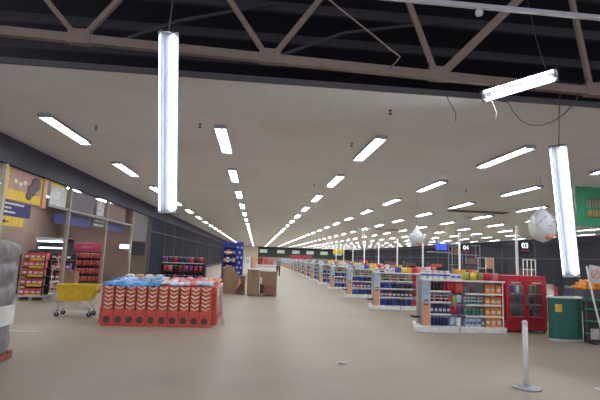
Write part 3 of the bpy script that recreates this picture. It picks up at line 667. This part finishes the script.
# fruit heap behind the rack
st = thing('produce_stand', 'low dark stand of orange fruit at the right edge behind the rack', 'stand', (13.2, 16.6, 0))
MB().box(0, 1.8, 0, .9, .1, .85, bev=.02).box(.05, 1.75, .05, .85, 0, .1).build('stand_body', 'dgrey', st)
k = 0
for lz, nx, ny in ((.93, 8, 4), (1.06, 7, 3), (1.18, 6, 2)):
    for a in range(nx):
        for b_ in range(ny):
            k += 1
            o = MB().ball((0, 0, 0), .085, .085, .08, 0, 2) if k == 1 else None
            if o: fr0 = o.build('fruit', 'orange'); f_ = fr0
            else: f_ = fr0.copy(); COL.objects.link(f_)
            f_.location = (13.2+.9-(nx-1)*.1+a*.2, 17.05-(ny-1)*.1+b_*.2, lz); tag(f_, 'orange fruit in the pile on the low stand at right edge', 'fruit', 'fruit piled on the stand')
t = thing('barrier_post', 'white and silver barrier post on a round base in the right foreground', 'post', (3.97, 6.17, 0))
MB().lathe([(.2, 0), (.2, .012), (.19, .02), (.05, .032)], seg=28).build('base', 'grey', t)
MB().lathe([(.036, .03), (.036, .92)], seg=16).build('pole', 'white', t)
MB().lathe([(.040, .88), (.040, .93), (.03, .945), (.012, .95)], seg=16).build('cap', 'white', t)

# ------------------------------------------------------------------ person
t = thing('person', 'person in a grey shirt and dark trousers standing far down the aisle', 'person', (2.03, 39, 0))
b = MB()
def limb(pts, rs): b.tube(pts, rs, 10)
for s in (-1, 1):
    limb([(s*.10, 0, .90), (s*.105, -.02, .50), (s*.11, .02, .10), (s*.11, .02, .05)], [.085, .06, .042, .045])
    b.ball((s*.11, -.06, .045), .045, .12, .045)
limb([(0, 0, .86), (0, .0, 1.0), (0, -.01, 1.2), (0, 0, 1.36), (0, .0, 1.43)], [.14, .135, .15, .14, .07])
b.ball((0, 0, 1.32), .2, .1, .1)
limb([(0, .0, 1.4), (0, -.01, 1.5)], [.05, .05]); b.ball((0, -.02, 1.56), .075, .09, .11, 0, 3); b.ball((0, -.11, 1.55), .014, .02, .02)
for s in (-1, 1):
    limb([(s*.19, 0, 1.36), (s*.24, .03, 1.1), (s*.2, -.16, .98), (s*.16, -.22, .98)], [.05, .042, .034, .03])
    b.ball((s*.15, -.27, .975), .03, .05, .016)
    for q in range(4): limb([(s*.15+(q-1.5)*.016, -.30, .975), (s*.15+(q-1.5)*.018, -.35, .965), (s*.15+(q-1.5)*.018, -.375, .945)], [.009, .008, .007])
    limb([(s*.125, -.25, .975), (s*.105, -.29, .97), (s*.1, -.32, .965)], [.011, .009, .008])
    b.ball((s*.077, 0, 1.56), .012, .022, .03)
body = b.build('body', 'skin', t)
rm = body.modifiers.new('remesh', 'REMESH'); rm.mode = 'VOXEL'; rm.voxel_size = .012; rm.use_smooth_shade = True
c = MB()
c.tube([(0, 0, .84), (0, 0, 1.0), (0, -.01, 1.2), (0, 0, 1.36), (0, 0, 1.43)], [.16, .15, .165, .155, .08], 14); c.ball((0, 0, 1.32), .215, .115, .11)
for s in (-1, 1): c.tube([(s*.18, 0, 1.38), (s*.24, .03, 1.1), (s*.22, -.08, 1.03)], [.062, .052, .048], 10)
c.build('shirt', 'shirt', t)
c = MB(); c.tube([(0, 0, .80), (0, 0, .96)], [.155, .15], 14)
for s in (-1, 1): c.tube([(s*.09, 0, .90), (s*.105, -.02, .50), (s*.11, .02, .08)], [.1, .075, .06], 10)
c.build('trousers', 'trousers', t)
c = MB(); c.ball((0, .015, 1.60), .083, .095, .09); c.build('hair', 'hair', t)
for s in (-1, 1): MB().ball((s*.03, -.1, 1.57), .012, .008, .008).build('eye', 'ink', t)
MB().box(-.025, .025, -.106, -.096, 1.50, 1.51).build('mouth', 'crimson', t)
for s in (-1, 1): MB().box(s*.11-.05, s*.11+.05, -.19, .07, 0, .075, bev=.03).build('shoe', 'black', t)

# ------------------------------------------------------------------ wrapped pallet at far left
t = thing('wrapped_pallet', 'tall grey stretch-wrapped pallet load at the far left edge', 'pallet', (-4.32, 7.1, 0))
m = MB()
for x in (-.5, 0, .48): m.box(x-.06, x+.06, -.46, .46, 0, .09)
for k in range(6): m.box(-.56, .545, -.46+k*.16, -.36+k*.16, .09, .12)
m.build('pallet', 'redwood', t)
def wl(u, v):
    a = 2*PI*u; z = .12+1.73*v
    k = (abs(math.cos(a))**4+abs(math.sin(a))**4)**-.25
    bulge = 1 + .05*abs(math.sin(v*PI*5))-.03 + .012*math.sin(a*7+v*9)+.01*math.sin(a*13-v*21)
    tp = 1 if v < .93 else 1-.25*((v-.93)/.07)**2
    return (.56*k*math.cos(a)*bulge*tp, .5*k*math.sin(a)*bulge*tp, z)
m = MB(); m.grid(48, 40, wl); bmesh.ops.remove_doubles(m.bm, verts=m.bm.verts, dist=1e-4)
bmesh.ops.holes_fill(m.bm, edges=[e for e in m.bm.edges if e.is_boundary], sides=0)
m.build('wrapped_load', 'wrap', t)
MB().box(.572, .585, -.1, .3, .55, .85).build('paper_label', 'paper', t)

# ------------------------------------------------------------------ annex displays
t = thing('display_stand', 'dark tiered display of red products with yellow price strips at left', 'display', (-7.86, 15.5, 0))
m = MB(); m.box(-.05, 1.0, -.05, .95, .1, .16); 
for x in (.02, .42, .85): m.box(x, x+.1, 0, .9, 0, .1)
m.build('dolly', 'lgrey', t)
MB().box(0, .03, 0, .04, .16, 1.5).box(.79, .82, 0, .04, .16, 1.5).box(.02, .8, .48, .52, .16, 1.62).build('side_post', 'black', t)
row((-7.86, 15.5, 0), ['crimson']*4, 'carton', (.175, .24), .05, .77, .38, 1.34, 'back of the top tier', 'dark tiered display', 'red products on the tiered display')
TZ = [.16, .48, .80, 1.08, 1.34]
for k, z in enumerate(TZ):
    if k: MB().box(0.04, .78, .0+.03*k, .48, z-.03, z).build('shelf', 'black', t)
    MB().box(0.28, .76, -.02+.03*k, 0+.03*k, z-.03, z+.035).build('price_strip', 'signyellow', t)
    row((-7.86, 15.5, 0), ['cartonred']*4, 'carton', (.175, .22 if k < 4 else .2), .05, .77, .14+.03*k, z, ['bottom tier', 'second tier up', 'third tier up', 'fourth tier up', 'top tier'][k], 'dark tiered display', 'red products on the tiered display')
t = thing('display_shelf', 'shelf of red and dark packs behind the tiered display at left', 'display', (-8.2, 18.0, 0))
MB().box(0, 1.0, .45, .48, .1, 1.55).box(0, .03, .41, .45, .1, 1.6).box(.97, 1.0, .41, .45, .1, 1.6).build('back_panel', 'dgrey', t)
MB().box(-.05, 1.05, -.05, .6, 0, .1).build('plinth', 'lgrey', t)
for k, z in enumerate((.12, .5, .9, 1.28)):
    MB().box(.04, .96, 0, .45, z-.02, z).build('shelf', 'grey', t)
    row((-8.2, 18.0, 0), ['crimson', 'darkbottle', 'crimson', 'magenta', 'darkbottle'] if k % 2 else ['darkbottle', 'crimson', 'cartonred', 'crimson', 'purple'], 'carton', (.17, .26), .05, .95, .15, z, ['bottom', 'second', 'third', 'top'][k] + ' level', 'shelf behind the tiered display', 'packs behind the tiered display')
tag(MB().tube([(-7.48+.19*math.cos(a*PI/12), 17.1, 1.2+.22*math.sin(a*PI/12)) for a in range(25)], .018, 6, caps=False).tube([(-7.48, 17.1, .98), (-7.48, 17.1, 0)], .012, 6).build('hoop_stand', 'paper'), 'white wire hoop on a stem in front of the red and dark packs', 'hoop')
t = thing('display_rack', 'red rack with a tall pinkish header and rows of red packs', 'rack', (-9.45, 23.8, 0))
MB().box(0, 1.35, .5, .56, 0, 1.62).box(-.03, .02, 0, .5, 0, 1.66).box(1.33, 1.38, 0, .5, 0, 1.66).build('frame', 'crimson', t)
hd = MB().box(-.03, 1.38, .1, .56, 1.66, 2.06, bev=.02).build('header', 'magenta', t)
MB().box(.3, .85, .09, .1, 1.80, 1.92).build('header_print', 'pink', hd)
for k, z in enumerate((.08, .48, .9, 1.28)):
    MB().box(.02, 1.33, 0, .5, z-.03, z).build('shelf', 'brownemb', t)
    row((-9.45, 23.8, 0), ['pink', 'cartonred', 'pink', 'cartonred', 'pink', 'cartonred', 'pink'], 'pouch', (.17, .26), .04, 1.31, .15, z, ['bottom', 'second', 'third', 'top'][k] + ' level', 'red rack with the pinkish header', 'packs on the red rack')

# ------------------------------------------------------------------ shopping cart and cartons behind it
t = thing('shopping_cart', 'shopping cart with a yellow basket left of the red display island', 'cart', (-5.1, 12.2, 0), .05)
bk = MB()
def tub(z): a = (z-.42)/.4; return (.06-.06*a, .84+.1*a, -.20-.04*a, .20+.04*a)
for z0, z1 in ((.42, .52), (.52, .62), (.62, .72), (.72, .80)):
    p0, p1 = tub(z0), tub(z1)
    for (ax, ay, bx, by) in ((0, 2, 1, 2), (1, 2, 1, 3), (1, 3, 0, 3), (0, 3, 0, 2)):
        bk.poly([(p0[ax], p0[ay], z0+.008), (p0[bx], p0[by], z0+.008), (p1[bx], p1[by], z1), (p1[ax], p1[ay], z1)], (0, .012 if ay == by == 2 else -.012, 0) if ay == by else (.012 if ax == bx == 0 else -.012, 0, 0))
bk.box(.06, .84, -.2, .2, .41, .43)
p = tub(.8); bk.tube([(p[0], p[2], .805), (p[1], p[2], .805), (p[1], p[3], .805), (p[0], p[3], .805), (p[0], p[2], .805)], .018, 6)
for k in range(9):
    x0, x1 = .06+.78*k/8, 0+.94*k/8
    for s in (-1, 1): bk.bar((x0, s*.205, .43), (x1, s*.245, .8), .012, .02)
bk.build('basket', 'yellow', t)
fr = MB()
for s in (-1, 1):
    fr.tube([(-.16, s*.23, .86), (-.1, s*.22, .8), (-.0, s*.22, .5), (.08, s*.22, .36), (.1, s*.22, .16)], .013, 6)
    fr.tube([(.02, s*.22, .16), (.85, s*.19, .2)], .013, 6); fr.tube([(.85, s*.19, .2), (.62, s*.19, .40)], .013, 6); fr.tube([(.3, s*.21, .17), (.55, s*.2, .4)], .011, 6)
fr.tube([(.85, -.19, .2), (.85, .19, .2)], .013, 6); fr.tube([(.05, -.22, .17), (.05, .22, .17)], .013, 6); fr.tube([(.1, -.2, .405), (.1, .2, .405)], .012, 6)
fr.build('frame', 'steel', t)
MB().tube([(-.16, -.25, .86), (-.16, .25, .86)], .02, 8).build('handle', 'lgrey', t)
for x, y in ((.06, -.22), (.06, .22), (.84, -.19), (.84, .19)):
    w = MB(); w.tube([(x, y-.016, .06), (x, y+.016, .06)], .06, 14); w.build('wheel', 'black', t)
    MB().box(x-.015, x+.015, y-.026, y-.018, .05, .17).box(x-.015, x+.015, y+.018, y+.026, .05, .17).box(x-.02, x+.02, y-.026, y+.026, .145, .18).build('caster_fork', 'grey', t)
tag(MB().ball((-4.62, 12.2, .52), .28, .16, .085, 0, 3, .05).build('yellow_bag', 'yellow'), 'crumpled yellow bag lying in the shopping cart basket', 'bag')
def cbox(label, x0, x1, y0, y1, z0, z1, m='kraft', group=None, rotz=0):
    t_ = thing('cardboard_box', label, 'box', ((x0+x1)/2, (y0+y1)/2, z0), rotz, group); w, d_, h_ = (x1-x0)/2, (y1-y0)/2, z1-z0
    MB().box(-w, w, -d_, d_, 0, h_, bev=.008, seg=1).build('carton', m, t_)
    MB().box(-.035, .035, -d_-.003, d_+.003, h_*.72, h_+.003).build('tape', 'kraftdark', t_)
    return t_
cbox('brown box standing on the floor behind the shopping cart', -6.5, -6.08, 15.6, 16.0, 0, .48)
cbox('pale brown box on the other one behind the shopping cart', -6.49, -6.09, 15.62, 15.98, .482, .97, 'kraft')

# ------------------------------------------------------------------ red display island
t = thing('display_platform', 'low platform carrying the middle of the red carton island', 'platform', (-2.3, 12.05, 0))
MB().box(-1.0, .98, -.78, .98, .08, .90, bev=.01).box(-.95, .93, -.74, .94, 0, .08).build('platform_body', 'crimson', t)
def unit_parts(root):
    out = []
    m = MB(); m.box(-.122, .122, -.2, .2, 0, .37, bev=.006, seg=1); out.append(m.build('tray_box', 'cartonred', root))
    m = MB()
    for k in range(6):
        z = .37+.093*k; m.box(-.116, .116, -.185, .19, z, z+.09, bev=.022)
    out.append(m.build('stacked_pack', 'cartonred', root))
    m = MB()
    for k in range(6):
        z = .385+.093*k
        for s in (-1, 1): m.poly([(0, -.192, z-.01), (s*.092, -.192, z+.042), (s*.092, -.192, z+.08), (0, -.192, z+.030)], (0, .012, 0), 0 if k % 2 else 1)
    out.append(m.build('chevron_print', ['creamprint', 'gold'], root))
    m = MB(); m.tube([(0, -.207, .15), (0, -.199, .15)], 0.08, 18); out.append(m.build('emblem', 'brownemb', root))
    return out
u0 = None
for k in range(10):
    lab = 'red stacked carton with chevrons, %s from the left along the island front' % ORD[k+1]
    loc = (-3.385+.249*k, 10.93 + (.02 if k % 3 else 0), 0)
    if u0 is None: u0 = thing('stacked_carton', lab, 'carton', loc, 0, 'red cartons around the island'); uch = unit_parts(u0)
    else: dup(u0, uch, loc, lab)
for k in range(7):
    dup(u0, uch, (-1.11, 11.30+.27*k, 0), 'red stacked carton with chevrons, %s back along the right side of the island' % ORD[k+1], PI/2)
for k in range(7):
    dup(u0, uch, (-3.505, 11.30+.27*k, 0), 'red stacked carton, %s back along the left side of the island' % ORD[k+1], -PI/2)
def film(u, v):
    x = -3.56+1.32*u; y = 10.74+1.9*v
    return (x, y, .985+.022*math.sin(u*23+v*7)*math.sin(v*19)+.016*math.sin(u*51)*math.cos(v*37)+.04*math.sin(PI*v)+.02*math.sin(u*9) - (.06 if v < .04 else 0) - (.05 if u < .04 else 0))
tag(MB().grid(50, 50, film).build('plastic_film', 'bluefilm', solid=.004), 'crumpled shiny blue plastic film over the left half of the island', 'film')
k = 0
for a in range(9):
    for b_ in range(8):
        x = -2.22+.138*a+random.uniform(-.04, .04); y = 10.84+.26*b_+random.uniform(-.05, .05)
        c = random.choice(['pink', 'salmon', 'salmon', 'cartonred', 'whitepack', 'magenta'] if b_ else ['whitepack', 'paleblue', 'pink', 'whitepack'])
        put('bag', c, (.20, .22), (x, y+.08, .955 + random.uniform(0, .02)), 'small pink, red or white packet in the heap atop the red island', 'packets heaped on the island', rot=(-1.35+random.uniform(-.2, .2), random.uniform(-.3, .3), random.uniform(-.7, .7)))
def cf(u, v):
    a = -1.2+2.0*u
    return (-.84+.04*math.sin(u*17+v*5)+.10*(1-v)**2, 10.8+.9*u, .02+.95*v+.02*math.sin(u*30))
tag(MB().grid(16, 16, cf).build('clear_film', 'clear', solid=.002), 'loose clear plastic film hanging down the right corner of the island', 'film')

# things behind the island
t = thing('display_shelf', 'dark shelf stacked with red packs behind the red island', 'display', (-4.0, 19.0, 0))
MB().box(0, 1.85, .55, .6, .05, 1.5).box(0, .04, 0, .55, .05, 1.5).box(1.81, 1.85, 0, .55, .05, 1.5).box(.9, .94, 0, .55, .05, 1.3).box(0, 1.85, 0, .6, 0, .05).build('frame', 'black', t)
for k, z in enumerate((.1, .55, .95, 1.32)):
    MB().box(.02, 1.83, 0, .56, z-.03, z).build('shelf', 'lgrey' if k == 3 else 'black', t)
    row((-4.0, 19.0, 0), (['crimson', 'pink', 'darkbottle', 'crimson', 'magenta', 'purple', 'crimson', 'crimson'], ['purple', 'darkbottle', 'crimson', 'navy', 'navy', 'crimson', 'darkbottle', 'crimson'])[k % 2], 'pouch', (.2, .24), .06, 1.79, .15, z, ['bottom', 'second', 'third', 'top'][k] + ' level', 'dark shelf behind the island', 'packs on the dark shelf behind the island')
t = thing('low_table', 'low table behind the left end of the red island', 'table', (-4.6, 15.7, 0))
MB().box(0, 1.5, 0, .8, .80, .84, bev=.006).build('table_top', 'lgrey', t)
for x in (.05, 1.45):
    for y in (.05, .75): MB().box(x-.025, x+.025, y-.025, y+.025, 0, .8).build('leg', 'grey', t)
for k in range(4):
    put('bag', ['whitepack', 'salmon', 'whitepack', 'paleblue'][k], (.3, .2), (-4.4+.36*k, 16.0, .86), '%s packet from the left lying on the low table' % ORD[k+1], 'packets on the low table', rot=(-1.35, 0, .2*k))
# blue tower display
t = thing('tower_display', 'cobalt blue tower display with a white dotted column', 'display', (-1.75, 23, 0))
MB().box(0, .68, .5, .55, 0, 2.35).box(0, .04, 0, .5, 0, 2.2).box(0, .68, 0, .5, 0, .1).build('frame', 'cobalt', t)
MB().box(-.02, .7, -.02, .5, 2.1, 2.38, bev=.02).build('header', 'cobalt', t)
cl = MB().box(.7, 1.08, 0, .5, 0, 2.42, bev=.02).build('column', 'cobalt', t)
for k in range(8):
    for s in ((-1, 1) if k % 2 else (0,)): MB().ball((.89+.1*s, -.005, .3+.26*k), .06, .012, .06, 0, 2).build('white_dot', 'paleblue', cl)
for k, z in enumerate((.5, .95, 1.35, 1.75)):
    MB().box(.04, .68, 0, .5, z-.03, z).build('shelf', 'navy', t)
    row((-1.75, 23, 0), (['crimson', 'whitepack', 'navy', 'salmon'], ['navy', 'orange', 'crimson', 'blue'])[k % 2], 'carton', (.15, .24), .06, .68, .16, z, ['lowest', 'second', 'third', 'top'][k] + ' shelf', 'cobalt tower display', 'cartons on the blue tower')
# cardboard pallets
def pallet(label, x0, x1, y0, y1):
    t_ = thing('pallet', label, 'pallet', ((x0+x1)/2, (y0+y1)/2, 0)); w = (x1-x0)/2; d_ = (y1-y0)/2
    m_ = MB()
    for x in (-w+.06, 0, w-.06): m_.box(x-.05, x+.05, -d_, d_, 0, .09)
    m_.build('runner', 'wood', t_)
    m_ = MB()
    for k_ in range(6): a_ = -d_+k_*(2*d_-.1)/5; m_.box(-w, w, a_, a_+.1, .09, .115)
    m_.build('deck_slat', 'wood', t_)
pallet('wooden pallet under the left cardboard pile', -1.62, -.42, 20.1, 21.1)
G = 'boxes on the left cardboard pile'
cbox('big worn box at bottom left of the left cardboard pile', -1.62, -.98, 20.12, 20.9, .115, .68, 'kraftdark', G)
cbox('box at bottom right of the left cardboard pile', -.96, -.44, 20.12, 20.8, .115, .80, 'kraft', G)
cbox('box with raised flap at top left of the left cardboard pile', -1.52, -1.0, 20.14, 20.8, .68, 1.10, 'kraftdark', G)
t = thing('cardboard_sheet', 'torn flat cardboard sheet leaning on the left cardboard pile', 'cardboard', (-1.1, 20.05, .0))
MB().poly([(-.33, -.08, .0), (.28, -.14, .0), (.42, -.06, .75), (.1, .0, 1.18), (-.12, .02, 1.28), (-.3, .02, 1.05)], (0, .02, 0)).build('sheet', 'kraft', t)
MB().poly([(.3, -.10, .2), (.42, -.06, .75), (.5, -.2, .5)], (0, .012, 0)).build('torn_flap', 'peach', t)
pallet('wooden pallet under the right cardboard pile', -.32, .98, 19.25, 20.35)
G = 'boxes on the right cardboard pile'
cbox('tall plain box at left of the right cardboard pile', -.32, .20, 19.27, 20.1, .115, 1.12, 'kraft', G)
cbox('reddish box at bottom right of the right cardboard pile', .42, .96, 19.27, 20.1, .115, .48, 'kraftred', G)
cbox('middle box in the right stack of the right cardboard pile', .34, .96, 19.28, 20.1, .48, .80, 'kraft', G)
cbox('top box in the right stack of the right cardboard pile', .22, .96, 19.28, 20.1, .80, 1.06, 'kraft', G)
tag(MB().box(.24, .40, 19.35, 20.1, .115, .48).build('gap_shade', 'black'), 'black block standing for the shade in the right cardboard pile gap', 'shade block')  # black block put in for the shade between the boxes
tag(MB().grid(16, 10, lambda u, v: (-.30+1.24*u, 19.35+.7*v, (1.14 if u < .47 else 1.085) + .012*math.sin(u*14+v*6))).build('paper_sheet', 'paper', solid=.004), 'white paper sheet lying across the right cardboard pile', 'paper')

# ------------------------------------------------------------------ middle distance
t = thing('poster_stand', 'white poster stand beyond the cardboard piles', 'sign', (-.75, 30, 0))
MB().box(0, .4, 0, .03, .5, 1.62, bev=.004).build('poster', 'paper', t); MB().box(.05, .35, -.004, 0, 1.2, 1.5).build('poster_print', 'paleblue', t)
MB().tube([(.2, .05, 0), (.2, .05, 1.3)], .02, 6).lathe([(.2, 0), (.2, .02)], (.2, .05, 0), 12).build('stand', 'grey', t)
tag(MB().lathe([(.17, 0), (.18, .3), (.18, 1.5), (.17, 1.62), (.06, 1.65)], (-.17, 30.2, 0), 14).build('wrapped_roll', 'peach'), 'orange brown wrapped roll standing right of the white poster stand', 'roll')
for k, (x, y, w) in enumerate(((.1, 26.5, 1.1), (-.3, 32, 1.7), (-.6, 36, 2.2))):
    t = thing('wrapped_pallet', 'white wrapped pallet load, %s beyond the cardboard piles' % ORD[k+1], 'pallet', (x, y, 0))
    m = MB()
    for q in (.1, w/2, w-.1): m.box(q-.05, q+.05, 0, .9, 0, .1)
    m.build('pallet', 'wood', t)
    m = MB(); m.box(0, w, 0, .9, .1, .98+.12*k, bev=.05); m.build('wrapped_load', 'whitepack', t)
for k, x in enumerate((.15, .55, .95)):
    tag(MB().box(x, x+.36, 32.2, 32.7, 1.1, 1.62-.06*k, bev=.01).build('product_box', ['crimson', 'cartonred', 'pink'][k]), '%s red box from the left on the white wrapped pallet' % ORD[k+1], 'box', 'red boxes on the white pallet')
t = thing('promo_stand', 'long red signboard far off at the end of the gondola row', 'sign', (7.8, 100, 0))
MB().box(0, 5.1, 0, .3, 1.3, 2.15, bev=.02).build('red_board', 'redsign', t)
MB().box(.2, .35, .05, .2, 0, 1.3).box(4.7, 4.85, .05, .2, 0, 1.3).build('leg', 'grey', t)

# ------------------------------------------------------------------ litter on the floor
def crumple(u, v): return (.16*(u-.5), .10*(v-.5), .012+.02*abs(math.sin(u*5+v*3))+.012*math.sin(v*9))
tag(MB().grid(8, 6, crumple).build('paper_scrap', 'paper', loc=(1.52, 7.43, 0), solid=.003), 'crumpled white paper scrap lying on the open floor in front', 'litter')
tag(MB().grid(8, 4, lambda u, v: (.2*(u-.5), .06*(v-.5), .008+.012*math.sin(u*4))).build('paper_scrap', 'paper', loc=(5.05, 6.16, 0), rotz=.9, solid=.003), 'white paper strip on the floor at the lower right edge', 'litter')
tag(MB().grid(10, 3, lambda u, v: (.7*(u-.5), .07*(v-.5)+.03*math.sin(u*6), .004+.003*math.sin(u*9))).build('tape_strip', 'whitepack', loc=(-4.75, 9.85, 0), rotz=.1, solid=.002), 'flat pale strip of tape on the floor beside the wrapped pallet', 'litter')

# ------------------------------------------------------------------ world and view
w = bpy.data.worlds.new('world'); S.world = w; w.use_nodes = True
w.node_tree.nodes['Background'].inputs['Color'].default_value = (.85, .85, 1.0, 1); w.node_tree.nodes['Background'].inputs['Strength'].default_value = .20
S.view_settings.view_transform = 'Standard'; S.view_settings.look = 'None'; S.view_settings.gamma = 1; S.view_settings.use_curve_mapping = False
S.view_settings.exposure = 2.4
S.cycles.use_denoising = True
S.cycles.max_bounces = 8
S.cycles.diffuse_bounces = 5
